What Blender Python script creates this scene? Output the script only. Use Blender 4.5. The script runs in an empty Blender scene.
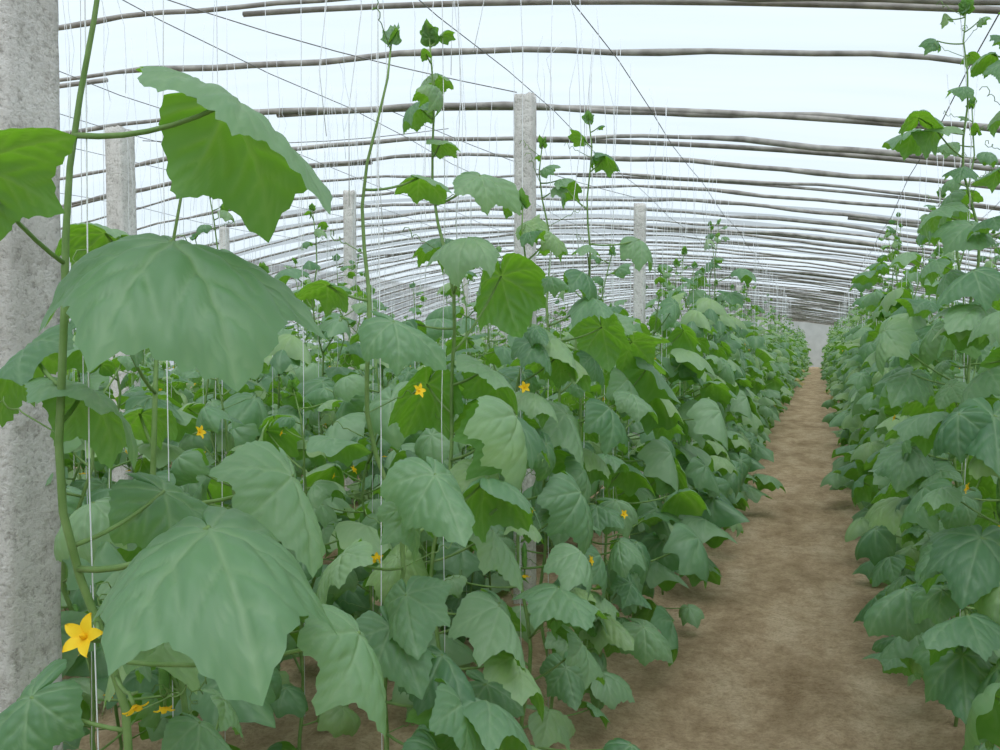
import bpy, math, random
import numpy as np
from mathutils import Vector

scene = bpy.context.scene
scene.view_settings.view_transform = 'Standard'
scene.view_settings.look = 'None'
scene.view_settings.exposure = 0.08

# ------------------------------------------------------------------ materials
def new_mat(name):
    m = bpy.data.materials.new(name); m.use_nodes = True
    nt = m.node_tree; nt.nodes.clear()
    return m, nt, nt.nodes, nt.links

def nd(ns, t, **kw):
    n = ns.new(t)
    for k, v in kw.items():
        if k in n.inputs: n.inputs[k].default_value = v
        else: setattr(n, k, v)
    return n

def ramp(ns, stops):
    r = ns.new('ShaderNodeValToRGB')
    cr = r.color_ramp
    while len(cr.elements) > 1: cr.elements.remove(cr.elements[-1])
    cr.elements[0].position = stops[0][0]; cr.elements[0].color = (*stops[0][1], 1)
    for p, c in stops[1:]:
        e = cr.elements.new(p); e.color = (*c, 1)
    return r

def mixc(ns, ls, fac, a, b, mode='MIX'):
    m = ns.new('ShaderNodeMix'); m.data_type = 'RGBA'; m.blend_type = mode
    for idx, v in ((0, fac), (6, a), (7, b)):
        if hasattr(v, 'is_output'): ls.new(v, m.inputs[idx])
        else: m.inputs[idx].default_value = v if idx == 0 else (*v, 1)
    return m.outputs[2]

def leaf_material():
    m, nt, ns, ls = new_mat('cucumber_leaf')
    out = ns.new('ShaderNodeOutputMaterial')
    rnd = ns.new('ShaderNodeAttribute'); rnd.attribute_name = 'rnd'
    vein = ns.new('ShaderNodeAttribute'); vein.attribute_name = 'vein'
    uv = ns.new('ShaderNodeUVMap')
    geo = ns.new('ShaderNodeNewGeometry')
    noise = nd(ns, 'ShaderNodeTexNoise', Scale=3.0, Detail=3.0)
    ls.new(uv.outputs[0], noise.inputs['Vector'])
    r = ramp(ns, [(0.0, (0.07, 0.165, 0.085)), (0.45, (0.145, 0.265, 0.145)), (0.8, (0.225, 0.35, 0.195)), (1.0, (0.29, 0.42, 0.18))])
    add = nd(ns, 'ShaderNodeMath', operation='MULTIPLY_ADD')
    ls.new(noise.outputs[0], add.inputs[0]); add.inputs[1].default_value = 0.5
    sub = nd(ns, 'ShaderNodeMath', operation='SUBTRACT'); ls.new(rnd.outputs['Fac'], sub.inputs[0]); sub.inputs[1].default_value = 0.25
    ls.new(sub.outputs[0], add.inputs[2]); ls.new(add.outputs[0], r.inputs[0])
    top = mixc(ns, ls, nd_scale(ns, ls, vein.outputs['Fac'], 0.5), r.outputs[0], (0.32, 0.45, 0.27))
    under = mixc(ns, ls, nd_scale(ns, ls, vein.outputs['Fac'], 0.6), (0.11, 0.26, 0.06), (0.25, 0.42, 0.15))
    col = mixc(ns, ls, geo.outputs['Backfacing'], top, under)
    vor = nd(ns, 'ShaderNodeTexVoronoi', Scale=15.0); vor.feature = 'SMOOTH_F1'
    ls.new(uv.outputs[0], vor.inputs['Vector'])
    bump = nd(ns, 'ShaderNodeBump', Strength=0.55, Distance=0.004); bump.invert = True
    ls.new(vor.outputs['Distance'], bump.inputs['Height'])
    p = nd(ns, 'ShaderNodeBsdfPrincipled', Roughness=0.46)
    p.inputs['Specular IOR Level'].default_value = 0.5
    ls.new(col, p.inputs['Base Color']); ls.new(bump.outputs[0], p.inputs['Normal'])
    tcol = mixc(ns, ls, nd_scale(ns, ls, vein.outputs['Fac'], 0.5), (0.23, 0.52, 0.02), (0.36, 0.6, 0.08))
    tr = ns.new('ShaderNodeBsdfTranslucent'); ls.new(tcol, tr.inputs[0])
    mx = ns.new('ShaderNodeMixShader'); mx.inputs[0].default_value = 0.38
    ls.new(p.outputs[0], mx.inputs[1]); ls.new(tr.outputs[0], mx.inputs[2])
    ls.new(mx.outputs[0], out.inputs[0])
    return m

def nd_scale(ns, ls, sock, k):
    n = nd(ns, 'ShaderNodeMath', operation='MULTIPLY'); ls.new(sock, n.inputs[0]); n.inputs[1].default_value = k
    return n.outputs[0]

def simple_mat(name, c1, c2, scale=20, rough=0.6, bump=0.2, transl=None, dist=0.01, spec=0.3):
    m, nt, ns, ls = new_mat(name)
    out = ns.new('ShaderNodeOutputMaterial')
    tc = ns.new('ShaderNodeTexCoord')
    no = nd(ns, 'ShaderNodeTexNoise', Scale=scale, Detail=6.0); ls.new(tc.outputs['Object'], no.inputs['Vector'])
    r = ramp(ns, [(0.3, c1), (0.7, c2)]); ls.new(no.outputs[0], r.inputs[0])
    p = nd(ns, 'ShaderNodeBsdfPrincipled', Roughness=rough); p.inputs['Specular IOR Level'].default_value = spec
    ls.new(r.outputs[0], p.inputs['Base Color'])
    b = nd(ns, 'ShaderNodeBump', Strength=bump, Distance=dist); ls.new(no.outputs[0], b.inputs['Height']); ls.new(b.outputs[0], p.inputs['Normal'])
    if transl:
        t = ns.new('ShaderNodeBsdfTranslucent'); t.inputs[0].default_value = (*transl, 1)
        mx = ns.new('ShaderNodeMixShader'); mx.inputs[0].default_value = 0.35
        ls.new(p.outputs[0], mx.inputs[1]); ls.new(t.outputs[0], mx.inputs[2]); ls.new(mx.outputs[0], out.inputs[0])
    else:
        ls.new(p.outputs[0], out.inputs[0])
    return m

def concrete_mat():
    m, nt, ns, ls = new_mat('rough_concrete')
    out = ns.new('ShaderNodeOutputMaterial'); tc = ns.new('ShaderNodeTexCoord')
    n1 = nd(ns, 'ShaderNodeTexNoise', Scale=5.0, Detail=8.0, Roughness=0.7)
    n2 = nd(ns, 'ShaderNodeTexNoise', Scale=85.0, Detail=8.0, Roughness=0.75)
    n3 = nd(ns, 'ShaderNodeTexNoise', Scale=26.0, Detail=6.0, Roughness=0.75)
    for n in (n1, n2, n3): ls.new(tc.outputs['Object'], n.inputs['Vector'])
    r1 = ramp(ns, [(0.3, (0.52, 0.50, 0.46)), (0.5, (0.68, 0.66, 0.62)), (0.7, (0.82, 0.80, 0.76))]); ls.new(n1.outputs[0], r1.inputs[0])
    r2 = ramp(ns, [(0.36, (0.42, 0.40, 0.37)), (0.48, (1, 1, 1))]); ls.new(n2.outputs[0], r2.inputs[0])
    r3 = ramp(ns, [(0.38, (0.55, 0.53, 0.5)), (0.46, (1, 1, 1))]); ls.new(n3.outputs[0], r3.inputs[0])
    c = mixc(ns, ls, 0.7, r1.outputs[0], r2.outputs[0], 'MULTIPLY')
    c = mixc(ns, ls, 0.55, c, r3.outputs[0], 'MULTIPLY')
    p = nd(ns, 'ShaderNodeBsdfPrincipled', Roughness=0.9); ls.new(c, p.inputs['Base Color'])
    ad = nd(ns, 'ShaderNodeMath', operation='ADD'); ls.new(n2.outputs[0], ad.inputs[0]); ls.new(n3.outputs[0], ad.inputs[1])
    b = nd(ns, 'ShaderNodeBump', Strength=0.8, Distance=0.014); ls.new(ad.outputs[0], b.inputs['Height']); ls.new(b.outputs[0], p.inputs['Normal'])
    ls.new(p.outputs[0], out.inputs[0]); return m

def soil_mat():
    m, nt, ns, ls = new_mat('sandy_soil')
    out = ns.new('ShaderNodeOutputMaterial'); tc = ns.new('ShaderNodeTexCoord')
    mp = ns.new('ShaderNodeMapping'); mp.inputs['Scale'].default_value = (1.3, 0.6, 1.0); ls.new(tc.outputs['Object'], mp.inputs[0])
    n1 = nd(ns, 'ShaderNodeTexNoise', Scale=2.6, Detail=10.0, Roughness=0.68); ls.new(mp.outputs[0], n1.inputs['Vector'])
    n2 = nd(ns, 'ShaderNodeTexNoise', Scale=60.0, Detail=8.0, Roughness=0.75); ls.new(tc.outputs['Object'], n2.inputs['Vector'])
    n3 = nd(ns, 'ShaderNodeTexNoise', Scale=13.0, Detail=8.0, Roughness=0.7); ls.new(tc.outputs['Object'], n3.inputs['Vector'])
    r1 = ramp(ns, [(0.34, (0.38, 0.27, 0.16)), (0.5, (0.54, 0.40, 0.255)), (0.66, (0.66, 0.515, 0.35))]); ls.new(n1.outputs[0], r1.inputs[0])
    r2 = ramp(ns, [(0.35, (0.5, 0.46, 0.42)), (0.55, (1, 1, 1))]); ls.new(n2.outputs[0], r2.inputs[0])
    c = mixc(ns, ls, 0.55, r1.outputs[0], r2.outputs[0], 'MULTIPLY')
    r3 = ramp(ns, [(0.38, (0.66, 0.62, 0.56)), (0.56, (1, 1, 1))]); ls.new(n3.outputs[0], r3.inputs[0])
    c = mixc(ns, ls, 0.6, c, r3.outputs[0], 'MULTIPLY')
    p = nd(ns, 'ShaderNodeBsdfPrincipled', Roughness=0.95); p.inputs['Specular IOR Level'].default_value = 0.1
    ls.new(c, p.inputs['Base Color'])
    ad = nd(ns, 'ShaderNodeMath', operation='ADD'); ls.new(n2.outputs[0], ad.inputs[0]); ls.new(n3.outputs[0], ad.inputs[1])
    b = nd(ns, 'ShaderNodeBump', Strength=0.9, Distance=0.03); ls.new(ad.outputs[0], b.inputs['Height']); ls.new(b.outputs[0], p.inputs['Normal'])
    ls.new(p.outputs[0], out.inputs[0]); return m

def film_mat(name, lo, hi, tl_col):
    m, nt, ns, ls = new_mat(name)
    out = ns.new('ShaderNodeOutputMaterial'); tc = ns.new('ShaderNodeTexCoord')
    mp = ns.new('ShaderNodeMapping'); mp.inputs['Scale'].default_value = (0.25, 1.6, 0.3); ls.new(tc.outputs['Object'], mp.inputs[0])
    n1 = nd(ns, 'ShaderNodeTexNoise', Scale=1.6, Detail=5.0, Roughness=0.6); ls.new(mp.outputs[0], n1.inputs['Vector'])
    r = ramp(ns, [(0.3, lo), (0.7, hi)]); ls.new(n1.outputs[0], r.inputs[0])
    t = ns.new('ShaderNodeBsdfTransparent'); ls.new(r.outputs[0], t.inputs[0])
    tl = ns.new('ShaderNodeBsdfTranslucent'); tl.inputs[0].default_value = (*tl_col, 1)
    mx = ns.new('ShaderNodeMixShader'); mx.inputs[0].default_value = 0.3
    ls.new(t.outputs[0], mx.inputs[1]); ls.new(tl.outputs[0], mx.inputs[2]); ls.new(mx.outputs[0], out.inputs[0])
    return m

M_LEAF = leaf_material()
M_STEM = simple_mat('green_vine_stem', (0.17, 0.29, 0.08), (0.29, 0.43, 0.16), 30, 0.5, 0.15, transl=(0.2, 0.4, 0.05), dist=0.002)
M_FLOWER = simple_mat('yellow_petal', (0.85, 0.52, 0.01), (0.95, 0.68, 0.03), 40, 0.6, 0.1, transl=(0.95, 0.62, 0.02), dist=0.001)
M_FRUIT = simple_mat('young_cucumber_skin', (0.06, 0.17, 0.03), (0.15, 0.32, 0.07), 60, 0.45, 0.6, dist=0.003)
M_DRY = simple_mat('withered_leaf', (0.42, 0.33, 0.14), (0.55, 0.47, 0.22), 30, 0.8, 0.4, transl=(0.5, 0.4, 0.12), dist=0.004)
M_CONC = concrete_mat()
M_SOIL = soil_mat()
M_FILM = film_mat('polythene_film', (0.76, 0.84, 0.90), (0.93, 0.965, 0.985), (0.88, 0.94, 0.97))
M_FILM2 = film_mat('dusty_polythene_film', (0.48, 0.52, 0.53), (0.64, 0.68, 0.70), (0.5, 0.53, 0.54))
M_BAMBOO = simple_mat('weathered_bamboo', (0.18, 0.165, 0.15), (0.40, 0.38, 0.35), 12, 0.7, 0.3, dist=0.004)
M_STRING = simple_mat('white_twine', (0.66, 0.68, 0.68), (0.80, 0.82, 0.83), 50, 0.8, 0.1, dist=0.001)
M_WIRE = simple_mat('dark_wire', (0.15, 0.15, 0.15), (0.26, 0.25, 0.24), 40, 0.6, 0.1, dist=0.001)
M_ENDWALL = simple_mat('pale_end_wall', (0.42, 0.44, 0.42), (0.56, 0.58, 0.56), 3, 0.9, 0.3, transl=(.6, .62, .6), dist=0.02)
PLANT_MATS = [M_LEAF, M_STEM, M_FLOWER, M_FRUIT, M_DRY]

# ------------------------------------------------------------------ mesh accumulator
class Acc:
    def __init__(s):
        s.v = []; s.uv = []; s.ve = []; s.rn = []; s.q = []; s.t = []; s.qm = []; s.tm = []; s.n = 0
    def add(s, V, Q=None, T=None, mat=0, uv=None, vein=None, rnd=0.5):
        V = np.asarray(V, dtype=np.float64); k = len(V)
        s.v.append(V)
        s.uv.append(np.zeros((k, 2)) if uv is None else uv)
        s.ve.append(np.zeros(k) if vein is None else vein)
        s.rn.append(np.full(k, rnd))
        if Q is not None and len(Q):
            s.q.append(np.asarray(Q) + s.n); s.qm.append(np.broadcast_to(np.asarray(mat), (len(Q),)))
        if T is not None and len(T): s.t.append(np.asarray(T) + s.n); s.tm.append(np.full(len(T), mat))
        s.n += k
    def mesh(s, name, mats):
        V = np.concatenate(s.v); UV = np.concatenate(s.uv); VE = np.concatenate(s.ve); RN = np.concatenate(s.rn)
        Q = np.concatenate(s.q) if s.q else np.zeros((0, 4), int); T = np.concatenate(s.t) if s.t else np.zeros((0, 3), int)
        QM = np.concatenate(s.qm) if s.qm else np.zeros(0, int); TM = np.concatenate(s.tm) if s.tm else np.zeros(0, int)
        me = bpy.data.meshes.new(name)
        me.vertices.add(len(V)); me.vertices.foreach_set('co', V.astype(np.float32).ravel())
        loops = np.concatenate([Q.ravel(), T.ravel()]).astype(np.int32)
        me.loops.add(len(loops)); me.loops.foreach_set('vertex_index', loops)
        npoly = len(Q) + len(T); me.polygons.add(npoly)
        st = np.concatenate([np.arange(len(Q)) * 4, len(Q) * 4 + np.arange(len(T)) * 3]).astype(np.int32)
        me.polygons.foreach_set('loop_start', st)
        me.polygons.foreach_set('material_index', np.concatenate([QM, TM]).astype(np.int32))
        me.update(calc_edges=True)
        me.polygons.foreach_set('use_smooth', np.ones(npoly, dtype=bool))
        ul = me.uv_layers.new(name='UVMap'); ul.data.foreach_set('uv', UV[loops].astype(np.float32).ravel())
        a = me.attributes.new('vein', 'FLOAT', 'POINT'); a.data.foreach_set('value', VE.astype(np.float32))
        a = me.attributes.new('rnd', 'FLOAT', 'POINT'); a.data.foreach_set('value', RN.astype(np.float32))
        for m in mats: me.materials.append(m)
        me.validate()
        return me

def obj(name, me, parent=None, loc=(0, 0, 0), rotz=0.0, scale=1.0):
    o = bpy.data.objects.new(name, me); scene.collection.objects.link(o)
    o.location = loc; o.rotation_euler = (0, 0, rotz)
    o.scale = (scale, scale, scale) if not isinstance(scale, tuple) else scale
    if parent: o.parent = parent
    return o

def empty(name, loc=(0, 0, 0)):
    o = bpy.data.objects.new(name, None); o.empty_display_size = 0.1; scene.collection.objects.link(o); o.location = loc
    return o

def tube(acc, pts, rad, ns=6, mat=1, rnd=0.5):
    P = np.asarray(pts, float); n = len(P)
    rad = np.broadcast_to(np.asarray(rad, float), (n,))
    T = np.gradient(P, axis=0); T /= (np.linalg.norm(T, axis=1)[:, None] + 1e-9)
    ref = np.array([0.0, 0.0, 1.0]) if abs(T[0][2]) < 0.8 else np.array([1.0, 0.0, 0.0])
    N = np.zeros_like(P)
    for i in range(n):
        r = ref - T[i] * ref.dot(T[i]); r /= (np.linalg.norm(r) + 1e-9); N[i] = r; ref = r
    B = np.cross(T, N)
    a = np.linspace(0, 2 * math.pi, ns, endpoint=False)
    V = P[:, None, :] + rad[:, None, None] * (np.cos(a)[None, :, None] * N[:, None, :] + np.sin(a)[None, :, None] * B[:, None, :])
    V = V.reshape(-1, 3)
    i = np.arange(n - 1)[:, None]; j = np.arange(ns)[None, :]; j2 = (j + 1) % ns
    Q = np.stack([i * ns + j, i * ns + j2, (i + 1) * ns + j2, (i + 1) * ns + j], axis=-1).reshape(-1, 4)
    caps_v = np.array([P[0], P[-1]]); V = np.concatenate([V, caps_v]); c0 = n * ns; c1 = c0 + 1
    jj = np.arange(ns); T0 = np.stack([np.full(ns, c0), (jj + 1) % ns, jj], -1); T1 = np.stack([np.full(ns, c1), (n - 1) * ns + jj, (n - 1) * ns + (jj + 1) % ns], -1)
    acc.add(V, Q, np.concatenate([T0, T1]), mat=mat, rnd=rnd)

# ------------------------------------------------------------------ leaf template
PH = np.radians([0, 5, 12, 22, 33, 44, 51, 57, 66, 78, 90, 100, 107, 116, 130, 145, 158, 168, 175, 180])
PR = np.array([1.08, .97, .87, .77, .70, .765, .88, .80, .69, .62, .64, .73, .76, .67, .58, .54, .50, .44, .30, .08])
def seg_d(x, y, ax, ay, bx, by):
    dx, dy = bx - ax, by - ay; t = np.clip(((x - ax) * dx + (y - ay) * dy) / (dx * dx + dy * dy), 0, 1)
    return np.hypot(x - ax - t * dx, y - ay - t * dy), t
def leaf_template(NA, NR):
    phi = np.linspace(-math.pi, math.pi, NA + 1)
    rm = np.interp(np.abs(phi), PH, PR)
    if NA > 40:
        saw = (np.abs(phi) * 34 / (2 * math.pi)) % 1.0
        rm = rm * (1 + (0.055 if NA > 100 else 0.03) * (saw ** 1.5 - .4))
    rr = (np.arange(1, NR + 1) / NR) ** 0.92
    R = rr[:, None] * rm[None, :]
    x = R * np.sin(phi)[None, :]; y = R * np.cos(phi)[None, :]
    x = np.concatenate([[0], x.ravel()]); y = np.concatenate([[0], y.ravel()])
    edge = np.concatenate([[0], np.repeat(rr, NA + 1)])
    C = NA + 1
    i = np.arange(NR - 1)[:, None]; j = np.arange(NA)[None, :]
    Q = np.stack([1 + i * C + j, 1 + (i + 1) * C + j, 1 + (i + 1) * C + j + 1, 1 + i * C + j + 1], -1).reshape(-1, 4)
    jj = np.arange(NA); T = np.stack([np.zeros(NA, int), 1 + jj, 2 + jj], -1)
    Q = Q[:, ::-1]; T = T[:, ::-1]
    vein = np.zeros_like(x); dm = np.full_like(x, 9.0); ds = np.full_like(x, 9.0)
    for a, L in ((0, 1.0), (51, .84), (-51, .84), (105, .72), (-105, .72), (152, .5), (-152, .5)):
        a = math.radians(a); ex, ey = math.sin(a) * L, math.cos(a) * L
        d, t = seg_d(x, y, 0, 0, ex, ey); w = 0.026 * (1.15 - 0.7 * t)
        vein = np.maximum(vein, np.exp(-(d / w) ** 2) * (1 - 0.3 * t)); dm = np.minimum(dm, d)
        if abs(a) < 2.0:
            for s, f in ((1, .30), (-1, .36), (1, .52), (-1, .58), (1, .74), (-1, .78)):
                sx, sy = ex * f, ey * f; b = a + s * math.radians(42); l2 = L * 0.45 * (1.05 - f * .6)
                d, t = seg_d(x, y, sx, sy, sx + math.sin(b) * l2, sy + math.cos(b) * l2)
                vein = np.maximum(vein, 0.7 * np.exp(-(d / 0.018) ** 2) * (1 - .5 * t)); ds = np.minimum(ds, d)
    ang = np.arctan2(x, y); rad = np.hypot(x, y)
    bul = np.clip(dm / .16, 0, 1) ** .7; bul2 = np.clip(ds / .07, 0, 1) ** .7
    return dict(x=x, y=y, r=rad, a=ang, vein=vein, edge=edge, bul=bul, bul2=bul2, Q=Q, T=T, uv=np.stack([x * .5 + .5, y * .5 + .5], -1))
TPL = {0: leaf_template(136, 22), 1: leaf_template(54, 8), 2: leaf_template(20, 3)}

def add_leaf(acc, P, tip, nrm, R, rng, lod, k0=None, k1=None, rnd=None, mat=0, pucker=1.0, fold=None):
    L = TPL[lod]
    tip = np.array(tip, float); tip /= np.linalg.norm(tip)
    nrm = np.array(nrm, float); nrm -= tip * nrm.dot(tip); nrm /= (np.linalg.norm(nrm) + 1e-9)
    side = np.cross(tip, nrm)
    k0 = rng.uniform(.3, 1.5) if k0 is None else k0
    k1 = rng.uniform(.2, 1.3) if k1 is None else k1
    fold = rng.uniform(0, .55) if fold is None else fold
    a = L['a']; r = L['r']
    p1, p2, p3 = rng.uniform(0, 6.28, 3)
    kap = k0 + k1 * np.sin(a) ** 2 + 0.28 * np.sin(2 * a + p1) + 0.28 * np.sin(3 * a + p2)
    kap = np.where(np.abs(kap) < .02, .02, kap)
    rho = np.sin(kap * r) / kap; z = -(1 - np.cos(kap * r)) / kap
    z = z + 0.07 * np.sin(5 * a + p3) * r ** 2.2 + 0.04 * np.sin(9 * a + p1) * r ** 3
    if lod < 2:
        z = z - 0.018 * L['vein'] * pucker * (r > .02) + pucker * L['bul'] * (0.10 * r * (1.05 - .6 * L['edge'])) + pucker * .024 * (L['bul2'] - 1) * np.minimum(1, r * 3)
        z = z - 0.05 * L['edge'] ** 5
        z = z + 0.006 * pucker * np.sin(L['x'] * 31 + p1) * np.sin(L['y'] * 29 + p2)
    X = rho * np.sin(a) * (1 + rng.uniform(-.08, .08)); Y = rho * np.cos(a)
    z = z - fold * (np.sqrt(X * X + .004) - .063); X = X * (1 - .35 * fold)
    V = np.array(P)[None, :] + R * (X[:, None] * side + Y[:, None] * tip + z[:, None] * nrm)
    acc.add(V, L['Q'], L['T'], mat=mat, uv=L['uv'] + rng.uniform(0, 50), vein=L['vein'], rnd=(rng.uniform(0, 1) if lod < 2 else rng.uniform(.3, 1.25)) if rnd is None else rnd)  # coarsest-lod leaves skew paler: distance haze put into the leaf colour

def bez(a, b, c, n):
    t = np.linspace(0, 1, n)[:, None]
    return (1 - t) ** 2 * np.array(a) + 2 * t * (1 - t) * np.array(b) + t ** 2 * np.array(c)

def petiole(acc, N, P, R, lod):
    N = np.array(N); P = np.array(P); mid = (N + P) / 2 + np.array([0, 0, -0.12 * np.linalg.norm(P - N)])
    tube(acc, bez(N, mid, P, 7 if lod < 2 else 3), np.linspace(.0042, .003, 7 if lod < 2 else 3) * (0.5 + R / .2 * .5), 6 if lod < 2 else 3, 1, .5)

def add_flower(acc, P, d, R, rng, lod):
    d = np.array(d, float); d /= np.linalg.norm(d)
    u = np.cross(d, [0.3, 0.2, 1.0]); u /= np.linalg.norm(u); v = np.cross(d, u)
    n = 6 if lod == 0 else 3
    rot = rng.uniform(0, 1.2)
    for k in range(5):
        a0 = rot + k * 2 * math.pi / 5; ca = math.cos(a0) * u + math.sin(a0) * v; cs = -math.sin(a0) * u + math.cos(a0) * v
        t = np.linspace(0, 1, n + 1); w = 0.32 * np.interp(t, [0, .3, .6, .85, 1], [.35, .95, .8, .4, .03])
        V = []
        for ti, wi in zip(t, w):
            h = 0.35 * math.sin(ti * 2.0) - .1 * ti ** 3
            for s in (-1, 0, 1):
                V.append(np.array(P) + R * (ca * ti + cs * wi * s + d * (h + 0.12 * abs(s) * ti)))
        i = np.arange(n)[:, None]; j = np.arange(2)[None, :]
        Q = np.stack([i * 3 + j, i * 3 + j + 1, (i + 1) * 3 + j + 1, (i + 1) * 3 + j], -1).reshape(-1, 4)
        acc.add(np.array(V), Q, None, mat=2)
    tube(acc, [np.array(P) - d * R * .1, np.array(P) + d * R * .25, np.array(P) + d * R * .45], [R * .12, R * .14, R * .05], 6, 2)
    tube(acc, [np.array(P) - d * R * 1.1, np.array(P) - d * R * .4, np.array(P)], [R * .10, R * .17, R * .15], 6, 1)

def add_fruit(acc, P, L, rng, lod):
    t = np.linspace(0, 1, 9); b = rng.uniform(-.1, .1)
    pts = np.array([[P[0] + b * L * x * x, P[1], P[2] - L * x] for x in t])
    rad = 0.1 * L * np.interp(t, [0, .1, .3, .8, .95, 1], [.35, .7, 1, 1, .6, .2])
    tube(acc, pts, rad, 8, 3)
    add_flower(acc, pts[-1] + np.array([0, 0, -.012]), (0, 0, -1), .018, rng, max(lod, 1))

def tendril(acc, N, az, rng):
    d = np.array([math.cos(az), math.sin(az), .5]); t = np.linspace(0, 1, 26)
    L = rng.uniform(.07, .14); c = np.clip((t - .45) / .55, 0, 1)
    side = np.array([-math.sin(az), math.cos(az), 0])
    P = np.array(N) + d * (L * t)[:, None] + (.012 * c * np.cos(c * 16))[:, None] * side + (.012 * c * np.sin(c * 16))[:, None] * np.array([0, 0, 1])
    tube(acc, P, .0011, 4, 1, .8)

def stem_curve(bx, by, H, rng, n=18):
    z = np.linspace(-0.02, H, n); a, b = rng.uniform(0, 6.28, 2)
    w = .026 * np.clip(z / .3, 0, 1)
    x = bx + w * np.sin(z * 5 + a) + .014 * np.sin(z * 13 + b); y = by + w * np.cos(z * 4.3 + b) + .014 * np.sin(z * 11 + a)
    return np.stack([x, y, z], -1)

def stem_at(S, z):
    return np.array([np.interp(z, S[:, 2], S[:, 0]), np.interp(z, S[:, 2], S[:, 1]), z])

def make_plant(acc, bx, by, H, rng, lod, outz=None, zmax_rand=9, zmin_rand=0, dens=1.0, hero=(), rs=1.0, zden=1.32):
    S = stem_curve(bx, by, H, rng, 24 if lod == 0 else (16 if lod == 1 else 7))
    tube(acc, S, np.interp(S[:, 2], [0, H * .7, H], [.0062, .0046, .002]), 8 if lod == 0 else (5 if lod == 1 else 3), 1)
    az = rng.uniform(0, 6.28); z = .06
    while z < H - .02:
        fromtop = H - z; up = z > zden
        step = rng.uniform(.085, .135) if up else rng.uniform(.048, .080) / dens
        if fromtop < .25: step = rng.uniform(.035, .055)
        az += 2.4 + rng.uniform(-.5, .5)
        N = stem_at(S, z)
        if z < zmax_rand and z > zmin_rand:
            f = min(1, fromtop / .45); R = rs * (.028 + .118 * f ** .8) * (rng.uniform(.6, 1.3))
            if up: R *= .85
            if z < .2: R *= .9
            A = az; low = z < .65
            if outz is not None and rng.random() < (.6 if low else .4): A = outz + rng.uniform(-1.0, 1.0)
            el = rng.uniform(.1, .9); pl = R * rng.uniform(.6, 1.5)
            if not up and rng.random() < .4: pl += rng.uniform(.03, .14)
            if low and rng.random() < .5: pl += .05; el *= .5
            h = np.array([math.cos(A), math.sin(A), 0])
            P = N + pl * (h * math.cos(el) + np.array([0, 0, math.sin(el)]))
            P[2] = max(P[2], .06)
            pitch = -rng.uniform(-.2, .6) if up else -rng.uniform(.0, 1.1)
            if fromtop < .15: pitch = rng.uniform(.0, .9)
            A2 = A + rng.uniform(-.8, .8)
            tip = np.array([math.cos(A2) * math.cos(pitch), math.sin(A2) * math.cos(pitch), math.sin(pitch)])
            nr = np.array([-math.sin(pitch) * math.cos(A2), -math.sin(pitch) * math.sin(A2), math.cos(pitch)])
            sd = np.cross(tip, nr); nr = nr + sd * rng.uniform(-.7, .7)
            if P[2] - R * math.sin(max(0, -pitch)) < .02: P[2] += R * .5
            dry = (lod > 0 and z < .35 and rng.random() < .03)
            petiole(acc, N, P, R, lod)
            add_leaf(acc, P, tip, nr, R, rng, lod, mat=4 if dry else 0)
        if lod < 2 and rng.random() < (.4 if lod == 0 else .2): tendril(acc, N, az + 2, rng)
        if z < 1.25 and z > .15 and rng.random() < (.14 if lod < 2 else .07):
            fa = az + rng.uniform(-1, 1)
            if outz is not None and rng.random() < .4: fa = outz + rng.uniform(-.8, .8)
            d = np.array([math.cos(fa), math.sin(fa), .3])
            add_flower(acc, N + d * rng.uniform(.06, .2), d, rng.uniform(.012, .019), rng, lod)
        if lod < 2 and z < 1.1 and z > .3 and rng.random() < .04:
            fa = rng.uniform(0, 6.28); add_fruit(acc, N + .02 * np.array([math.cos(fa), math.sin(fa), 0]), rng.uniform(.08, .16), rng, lod)
        z += step
    for k in range(3):
        A = rng.uniform(0, 6.28); add_leaf(acc, S[-1], (math.cos(A) * .5, math.sin(A) * .5, .85), (-math.cos(A), -math.sin(A), .4), rng.uniform(.025, .045), rng, max(lod, 1), k0=-.5, k1=-.8)
    for (P, tip, nr, R, k0, k1, rn, drop) in hero:
        N = stem_at(S, min(H - .02, P[2] - drop)); petiole(acc, N, P, R, lod)
        add_leaf(acc, P, tip, nr, R, rng, 0, k0, k1, rn, fold=.14)
    return S

RX = np.array([.938, .345, 0]); FY = np.array([-.345, .938, 0]); UP = np.array([0, 0, 1.0])
def D(r, f, u): return RX * r + FY * f + UP * u

# ------------------------------------------------------------------ near plants (left bed)
heroA = [
    ((-.700, .812, 1.420), D(.66, -.72, -.30), D(.16, -.28, .96), .235, .80, .55, .40, .05),
    ((-.650, .845, 1.580), D(.92, -.05, -.42), D(.42, .44, .8), .178, .7, .9, .6, .02),
    ((-.88, .70, 1.50), D(.75, .1, .35), D(.1, .5, .8), .115, .5, .5, .3, .10),
    ((-.885, .86, 1.245), D(.75, .0, -.30), D(.0, .5, .9), .13, .7, .9, .5, .04),
    ((-.625, .775, 1.10), D(.50, -.82, -.18), D(.06, -.24, .97), .215, .80, .50, .40, .08),
    ((-.52, .92, .95), D(.6, -.3, -.8), D(.5, .1, .7), .125, .6, .8, .6, .05),
    ((-.84, .95, 1.10), D(.8, .2, -.5), D(.1, -.4, .9), .13, .5, .9, .2, .05),
    ((-.92, .80, .86), D(-.6, -.3, -.5), D(0, -.5, .9), .11, .5, .9, .2, .05),
    ((-.98, .86, 1.30), D(-.3, -.3, -.4), D(0, .3, .9), .11, .7, .6, .2, .05),
]
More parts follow.
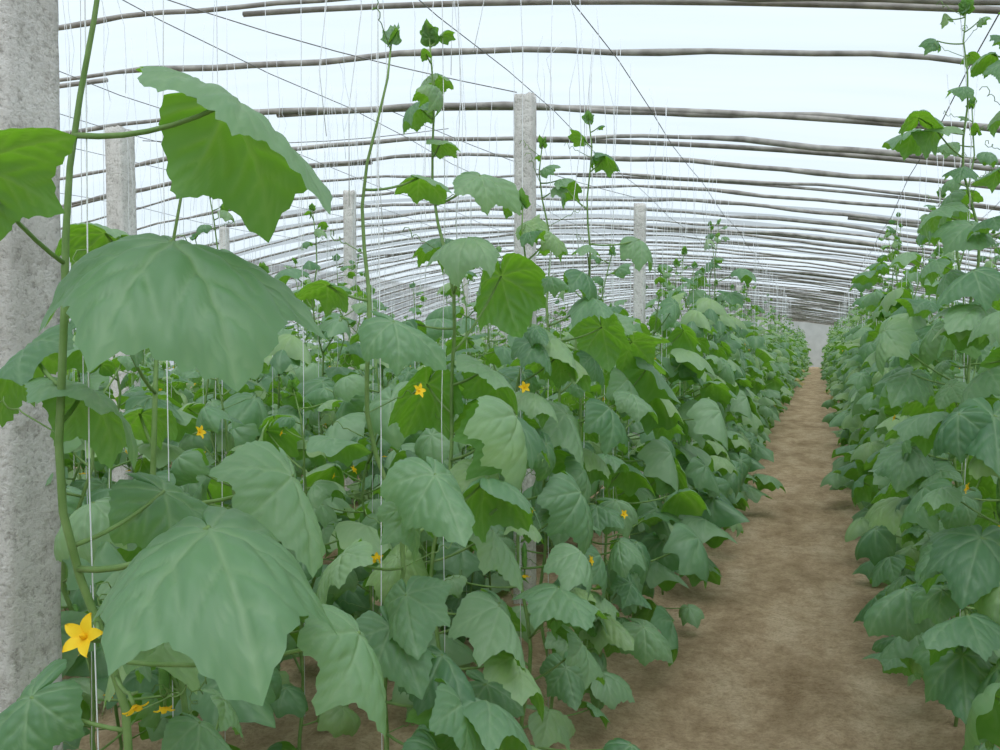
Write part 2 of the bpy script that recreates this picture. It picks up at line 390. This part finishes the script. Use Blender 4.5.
heroB = [
    ((-.665, 1.46, 1.06), D(.45, -.7, -.65), D(.3, -.5, .85), .15, .5, 1.1, .5, .05),
    ((-.77, 1.50, 1.345), D(.9, -.15, -.4), D(.15, -.4, .9), .13, .6, 1.4, .4, .05),
    ((-.80, 1.68, 1.655), D(.5, .6, -.1), D(.1, .3, .9), .085, .6, .6, .7, .04),
    ((-.79, 1.52, .74), D(.6, -.6, -.6), D(.3, -.5, .8), .14, .5, .9, .4, .05),
    ((-.93, 1.52, 1.42), D(-.7, .5, -.1), D(.0, .5, .9), .09, .6, .6, .7, .03),
]
near = [
    (-.852, .837, 1.95, 0, 0.38, .72, .7, heroA),
    (-.93, .42, 1.7, 1, 0.2, .9, .7, ()),
    (-1.02, 1.17, 1.62, 0, 0.25, 1.40, .8, ()),
    (-.85, 1.59, 1.92, 0, 0.12, 1.0, .9, heroB),
    (-.88, 1.98, 2.05, 0, 0.0, 9, .95, ()),
    (-.80, 2.36, 1.7, 0, 0.0, 9, 1.0, ()),
    (-.83, 2.72, 1.95, 0, 0.0, 9, 1.05, ()),
    (-.80, 3.05, 2.1, 0, 0.0, 9, 1.1, ()),
]
strings = Acc()
def string(x, y, z0, z1, rng, r=.0012, wob=.006):
    n = 6; z = np.linspace(z0, z1, n); p = np.stack([x + rng.uniform(-wob, wob, n), y + rng.uniform(-wob, wob, n), z], -1); p[-1, 0] += rng.uniform(-.05, .05)
    tube(strings, p, r, 4, 0)

def roof_z(x):
    x = np.asarray(x, float)
    a = 2.9 - np.where(x > -4.5, .0170, .030) * (x + 4.5) ** 2
    t = np.clip((-10.5 - x) / 12.0, 0, 1)
    b = 1.82 + 1.95 * np.sin(math.pi * t) ** .75
    return np.where(x < -10.5, b, a)

rng = np.random.default_rng(23)
for (x, y, H, lod, zmin, zmax, dens, hero) in near:
    acc = Acc(); S = make_plant(acc, x, y, H, rng, lod, 0.0, zmax, zmin, dens, hero)
    if hero is heroA:
        add_flower(acc, (-.715, .69, .995), D(-.1, -.85, .45), .024, rng, 0)
        petiole(acc, stem_at(S, .95), (-.72, .715, .985), .06, 0)
        add_flower(acc, (-.70, .74, .905), D(.4, -.3, -.6), .015, rng, 0)
        petiole(acc, stem_at(S, .88), (-.705, .75, .915), .06, 0)
    obj('cucumber_plant', acc.mesh('cucumber_plant', PLANT_MATS))
    string(x, y, .1, float(roof_z(x)) - .03, rng)

heroR = [
    ((.30, 3.19, 2.05), D(-.3, -.6, .1), D(0, .3, .9), .13, .7, .7, .6, .04),
    ((.36, 3.22, 1.75), D(-.6, -.3, -.3), D(.2, .5, .9), .14, .7, .7, .6, .04),
    ((.45, 3.10, 1.68), D(-.2, -.7, -.45), D(0, -.5, .9), .15, .5, .9, .5, .04),
    ((.45, 3.15, 1.42), D(-.7, -.1, -.55), D(-.2, .6, .8), .2, .7, .7, .1, .04),
    ((.30, 3.3, 1.2), D(-.5, -.5, -.3), D(0, -.5, .9), .15, .5, .9, .5, .04),
    ((.30, 3.25, .95), D(-.5, -.6, -.4), D(-.1, -.5, .9), .17, .5, .9, .5, .04),
]
heroR2 = [
    ((.40, 2.53, .80), D(-.5, -.6, -.4), D(-.2, -.5, .9), .20, .5, .9, .1, .04),
    ((.35, 2.43, .52), D(-.3, -.7, -.5), D(-.2, -.5, .9), .19, .5, .9, .15, .04),
    ((.42, 2.5, 1.12), D(-.3, -.7, -.6), D(-.2, -.5, .9), .18, .5, .9, .1, .04),
]
for (x, y, H, lod, zmin, zmax, dens, hero) in [
    (.47, 3.3, 2.42, 0, 0, 9, .9, heroR), (.58, 2.55, 1.9, 0, 0, 9, .9, heroR2), (.55, 2.95, 2.3, 0, 0, 9, .9, ()),
    (.62, 2.1, 2.0, 1, 0, 9, 1.0, ()), (.52, 3.7, 2.2, 0, 0, 9, 1.05, ()), (.54, 4.1, 1.8, 0, 0, 9, 1.1, ())]:
    acc = Acc(); make_plant(acc, x, y, H, rng, lod, math.pi, zmax, zmin, dens, hero)
    obj('cucumber_plant', acc.mesh('cucumber_plant', PLANT_MATS))
    string(x, y, .1, float(roof_z(x)) - .03, rng)

# ------------------------------------------------------------------ crop rows
MID = []
for k in range(10):
    acc = Acc(); r = np.random.default_rng(100 + k); make_plant(acc, 0, 0, [1.5, 1.75, 2.15, 1.9, 1.6, 2.05, 1.4, 1.8, 2.3, 1.65][k], r, 1, 0.0, dens=[1.1, .85, 1.1, .9, 1.15, .85, 1.05, 1.1, .9, .95][k], rs=1.08, zden=r.uniform(1.05, 1.45))
    MID.append(acc.mesh('cucumber_plant_variant', PLANT_MATS))
FAR = []
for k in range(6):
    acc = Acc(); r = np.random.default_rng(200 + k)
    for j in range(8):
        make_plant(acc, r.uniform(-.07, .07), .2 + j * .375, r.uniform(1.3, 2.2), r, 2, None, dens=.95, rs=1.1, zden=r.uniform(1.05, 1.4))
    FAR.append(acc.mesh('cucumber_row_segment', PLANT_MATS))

rows = [
    (-.82, 3.42, 9.0, 51, 0), (-1.45, 1.1, 9.0, 51, 1), (-1.98, 1.55, 7.0, 7, 0),
    (.57, 4.5, 9.0, 51, 1), (1.15, 3.2, 9.0, 51, 0),
    (-2.75, 1.9, 7.0, 48, 0), (-3.4, 2.3, 7.0, 45, 1),
    (-4.6, 3.4, 6.0, 45, 0), (-5.25, 3.8, 5.5, 42, 1), (-6.5, 5.0, 5.5, 42, 0), (-7.15, 5.5, 5.5, 42, 1), (-8.4, 6, 6, 42, 0),
    (2.4, 9, 9, 48, 0), (3.05, 12, 12, 48, 1)]
for (x, y0, ym, y1, flip) in rows:
    e = empty('cucumber_crop_row', (x, y0, 0)); y = y0
    hs = 1.0 if x > -1.2 else .84
    while y < ym:
        px = x + rng.uniform(-.05, .05)
        if not any(abs(px - a) < .13 and abs(y - b) < .13 for a, b in ((-1.4, 1.17), (-1.375, 4.1), (-1.4, 7.15))):
            s = rng.uniform(.9, 1.06)
            obj('cucumber_plant_in_row', MID[rng.integers(len(MID))], e, (px - x, y - y0, 0), (math.pi if flip else 0) + rng.uniform(-.7, .7), (s, s, s * hs))
            string(px, y, .2, float(roof_z(px)) - .03, rng)
        y += rng.uniform(.33, .46)
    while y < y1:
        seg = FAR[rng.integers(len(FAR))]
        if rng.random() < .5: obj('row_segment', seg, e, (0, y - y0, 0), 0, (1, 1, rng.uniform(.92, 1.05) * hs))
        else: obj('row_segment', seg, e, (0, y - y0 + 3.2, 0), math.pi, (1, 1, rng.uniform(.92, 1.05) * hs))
        if y < 26:
            for q in range(8): string(x + rng.uniform(-.06, .06), y + .2 + q * .375, 1.2, float(roof_z(x)) - .03, rng, .0018)
        y += 3.0
for k in range(200):
    x = rng.uniform(-5.5, -.6); y = rng.uniform(1.2, 10)
    z1 = float(roof_z(x)) - .02; string(x, y, z1 - rng.uniform(.3, 1.5), z1, rng, .0012, .02)
obj('trellis_strings', strings.mesh('trellis_strings', [M_STRING]))

# ------------------------------------------------------------------ greenhouse roof
roof = empty('greenhouse_roof', (0, 0, 0))
xs = np.concatenate([np.linspace(-22.5, -10.5, 40), np.linspace(-10.5, 7.2, 70)[1:]])
ys = np.arange(-3, 54, .15)
zz = roof_z(xs)
X, Y = np.meshgrid(xs, ys); Z = np.broadcast_to(zz, X.shape) - .012 * np.sin(Y / .85 * 2 * math.pi) + .006 * np.sin(X * 4 + Y * 3) + .03
V = np.stack([X, Y, Z], -1).reshape(-1, 3); n = len(xs)
i = np.arange(len(ys) - 1)[:, None]; j = np.arange(n - 1)[None, :]
Q = np.stack([i * n + j, i * n + j + 1, (i + 1) * n + j + 1, (i + 1) * n + j], -1).reshape(-1, 4)
ii, jj = np.broadcast_arrays(i, j)
dusty = ((xs[jj] < -10.6) & (ii % 6 > 1)) | ((ys[ii] > 8.5) & (ii % 5 > 2))
acc = Acc(); acc.add(V, Q, mat=dusty.astype(int).ravel()); obj('roof_film', acc.mesh('roof_film', [M_FILM, M_FILM2]), roof)
def film_wall(name, pts_bottom, pts_top, mat):
    a = Acc(); m = len(pts_bottom); V = np.concatenate([pts_bottom, pts_top]); k = np.arange(m - 1)
    a.add(V, np.stack([k, k + 1, k + 1 + m, k + m], -1)); return obj(name, a.mesh(name, [mat]))
yy = np.linspace(-3, 54, 60)
film_wall('wall_right', np.stack([yy * 0 + 7.2, yy, yy * 0], -1), np.stack([yy * 0 + 7.2, yy, yy * 0 + float(roof_z(7.2)) + .03], -1), M_FILM)
film_wall('wall_left', np.stack([yy * 0 - 22.5, yy, yy * 0], -1), np.stack([yy * 0 - 22.5, yy, yy * 0 + float(roof_z(-22.5)) + .03], -1), M_FILM)
film_wall('wall_far', np.stack([xs, xs * 0 + 53.9, xs * 0], -1), np.stack([xs, xs * 0 + 53.9, zz + .03], -1), M_ENDWALL)

poles = Acc(); r = np.random.default_rng(5)
y = -2.0; ylist = []
special = [3.32, 4.02, 5.0, 5.9, 6.6, 7.3]
while y < 2.6: ylist.append(y); y += .85
ylist += special; y = 8.0
while y < 53.5: ylist.append(y); y += r.uniform(.55, .78)
for yk in ylist:
    near_p = yk < 14
    px = np.concatenate([np.linspace(-22.3, -10.5, 18), np.linspace(-10.5, 7.1, 80 if near_p else 30)[1:]])
    w = r.uniform(0, 6.28, 3)
    py = yk + .035 * np.sin(px * .5 + w[0]) + .018 * np.sin(px * 1.7 + w[1])
    pz = roof_z(px) - .02 + .016 * np.sin(px * .9 + w[2]) + .012 * np.sin(px * 3.1 + w[0]) + .005 * np.sin(px * 8 + w[1])
    base = r.uniform(.014, .023)
    rad = base * (1 + .25 * (np.abs(np.sin(px * 3.0 + w[1])) < .2)) * (1 - .4 * ((px * .2 + w[2]) % 1))
    tube(poles, np.stack([px, py, pz], -1), rad, 7 if near_p else 4, 0)
    if r.random() < .5:
        a0 = r.uniform(-8, 2); q = np.linspace(a0, a0 + 4, 12)
        tube(poles, np.stack([q, yk + .05 + .03 * np.sin(q * .7), roof_z(q) - .03], -1), base * .8, 6, 0)
obj('bamboo_poles', poles.mesh('bamboo_poles', [M_BAMBOO]), roof)

wires = Acc()
for wx, dz in ((-.88, .1), (-1.42, .14), (-2.75, .1), (-3.75, .15), (-4.6, .1), (-5.25, .1), (-6.5, .1), (-8.4, .1), (.55, .08), (1.15, .08), (2.4, .08), (3.05, .08), (-10.5, .05)):
    q = np.linspace(-2.5, 53, 70)
    tube(wires, np.stack([q * 0 + wx + .01 * np.sin(q * .8 + wx), q, float(roof_z(wx)) - dz + .02 * np.sin(q * 2.1 + wx)], -1), .0026, 4, 0)
for (a, b) in (((-2.9, 2.6, 2.83), (-1.42, 4.1, 2.55)), ((-3.75, 4.1, 2.5), (-2.4, 5.5, 2.78)), ((-1.42, 7.05, 2.5), (-2.6, 5.0, 2.8))):
    t = np.linspace(0, 1, 8)[:, None]; p = np.array(a) * (1 - t) + np.array(b) * t; p[:, 2] -= .05 * np.sin(t[:, 0] * math.pi)
    tube(wires, p, .0026, 4, 0)
obj('support_wires', wires.mesh('support_wires', [M_WIRE]), roof)

# ------------------------------------------------------------------ concrete posts
def post(x, y, h, w, lean=(0, 0), seed=0):
    rr = np.random.default_rng(seed); nz = 80; nsd = 6
    zs = np.linspace(-.05, h, nz)
    hw = w / 2; c = w * .1
    outline = []
    cs = [(-hw, -hw), (hw, -hw), (hw, hw), (-hw, hw)]
    for k in range(4):
        a = np.array(cs[k]); b = np.array(cs[(k + 1) % 4]); d = (b - a) / np.linalg.norm(b - a)
        for t in np.linspace(0, 1, nsd): outline.append(a + d * c + (b - a - 2 * d * c) * t)
    O = np.array(outline); m = len(O)
    V = []
    for z in zs:
        s = 1 - .04 * z / h + .015 * math.sin(z * 5 + seed)
        P = O * s * (1 + rr.uniform(-.014, .014, (m, 1)))
        V.append(np.concatenate([P + np.array([lean[0] * z, lean[1] * z]), np.full((m, 1), z)], 1))
    V = np.concatenate(V); V[-m:, 2] += rr.uniform(-.012, .012, m)
    V = np.concatenate([V, [[lean[0] * h, lean[1] * h, h + .006]]])
    i = np.arange(nz - 1)[:, None]; j = np.arange(m)[None, :]
    Q = np.stack([i * m + j, i * m + (j + 1) % m, (i + 1) * m + (j + 1) % m, (i + 1) * m + j], -1).reshape(-1, 4)
    jj = np.arange(m); T = np.stack([(nz - 1) * m + jj, (nz - 1) * m + (jj + 1) % m, np.full(m, len(V) - 1)], -1)
    a = Acc(); a.add(V, Q, T); me = a.mesh('concrete_post', [M_CONC])
    return obj('concrete_post', me, None, (x, y, 0), rr.uniform(-.08, .08))
posts = [(-1.40, 1.17, 2.74, .128, (.018, 0)), (-1.375, 4.1, 2.53, .095, (0, 0)), (-1.40, 7.15, 2.46, .09, (0, 0)), (-1.42, 16.8, 2.4, .10, (0, 0)), (-1.42, 28, 2.5, .1, (0, 0)), (-1.42, 38, 2.5, .1, (0, 0)),
         (-3.8, 4.0, 2.55, .13, (-.01, 0)), (-3.75, 6.5, 2.6, .09, (0, 0)), (-3.8, 11.5, 2.6, .09, (0, 0)), (-3.8, 19, 2.6, .09, (0, 0)),
         (-6.2, 8.0, 2.6, .09, (0, 0)), (-6.2, 15.0, 2.6, .09, (0, 0)), (-6.2, 24.0, 2.6, .09, (0, 0)), (-8.6, 12, 2.3, .09, (0, 0)), (-8.6, 20, 2.3, .09, (0, 0)),
         (3.6, 18, 1.6, .09, (0, 0)), (3.6, 27, 1.6, .09, (0, 0))]
for k, (x, y, h, w_, lean) in enumerate(posts): post(x, y, h, w_, lean, k)

# ------------------------------------------------------------------ ground
gx = np.concatenate([np.linspace(-23, -4, 40), np.linspace(-4, 2.5, 160)[1:], np.linspace(2.5, 8, 15)[1:]])
gy = np.concatenate([np.linspace(-3, 10, 260), np.linspace(10, 56, 110)[1:]])
X, Y = np.meshgrid(gx, gy)
def bed(x):
    z = np.zeros_like(x)
    for c in (-1.22, .85, -3.07, -4.92, -6.8, -8.7, 2.72, 4.5): z += .07 * np.exp(-((x - c) / .42) ** 4)
    return z
gr = np.random.default_rng(3)
Z = bed(X + .04 * np.sin(Y * 2.3) + .03 * np.sin(Y * 5.9)) + .012 * np.sin(X * 7 + Y * 3) * np.sin(Y * 5.1 - X * 2) + .007 * np.sin(X * 19 + Y * 11) * np.sin(Y * 17) - .055 + gr.uniform(-.004, .004, X.shape)
V = np.stack([X, Y, Z], -1).reshape(-1, 3); n = len(gx)
i = np.arange(len(gy) - 1)[:, None]; j = np.arange(n - 1)[None, :]
Q = np.stack([i * n + j, i * n + j + 1, (i + 1) * n + j + 1, (i + 1) * n + j], -1).reshape(-1, 4)
acc = Acc(); acc.add(V, Q); obj('ground', acc.mesh('ground', [M_SOIL]))

# ------------------------------------------------------------------ world + sun
w = bpy.data.worlds.new('overcast_sky'); scene.world = w; w.use_nodes = True
ns = w.node_tree.nodes; ls = w.node_tree.links; ns.clear()
o = ns.new('ShaderNodeOutputWorld'); bg = ns.new('ShaderNodeBackground'); tc = ns.new('ShaderNodeTexCoord')
sep = ns.new('ShaderNodeSeparateXYZ'); ls.new(tc.outputs['Generated'], sep.inputs[0])
rp = ramp(ns, [(0.0, (.66, .72, .74)), (.1, (.82, .91, .98)), (.5, (.79, .90, 1.0)), (1.0, (.92, .97, 1.0))]); ls.new(sep.outputs[2], rp.inputs[0])
ls.new(rp.outputs[0], bg.inputs[0]); bg.inputs[1].default_value = .84; ls.new(bg.outputs[0], o.inputs[0])
sl = bpy.data.lights.new('hazy_sun', 'SUN'); sl.energy = 3.2; sl.angle = math.radians(60); sl.color = (1, .98, .96)
so = bpy.data.objects.new('hazy_sun', sl); scene.collection.objects.link(so); so.location = (3, -3, 12); so.rotation_euler = (math.radians(28), math.radians(12), 0)

# ------------------------------------------------------------------ camera
cd = bpy.data.cameras.new('camera'); cam = bpy.data.objects.new('camera', cd); scene.collection.objects.link(cam)
cam.location = (0, 0, 1.3); cam.rotation_euler = (math.radians(88.0), 0, math.radians(20.2))
cd.sensor_width = 36; cd.lens = 31.18; cd.clip_start = .02; cd.clip_end = 300
scene.camera = cam
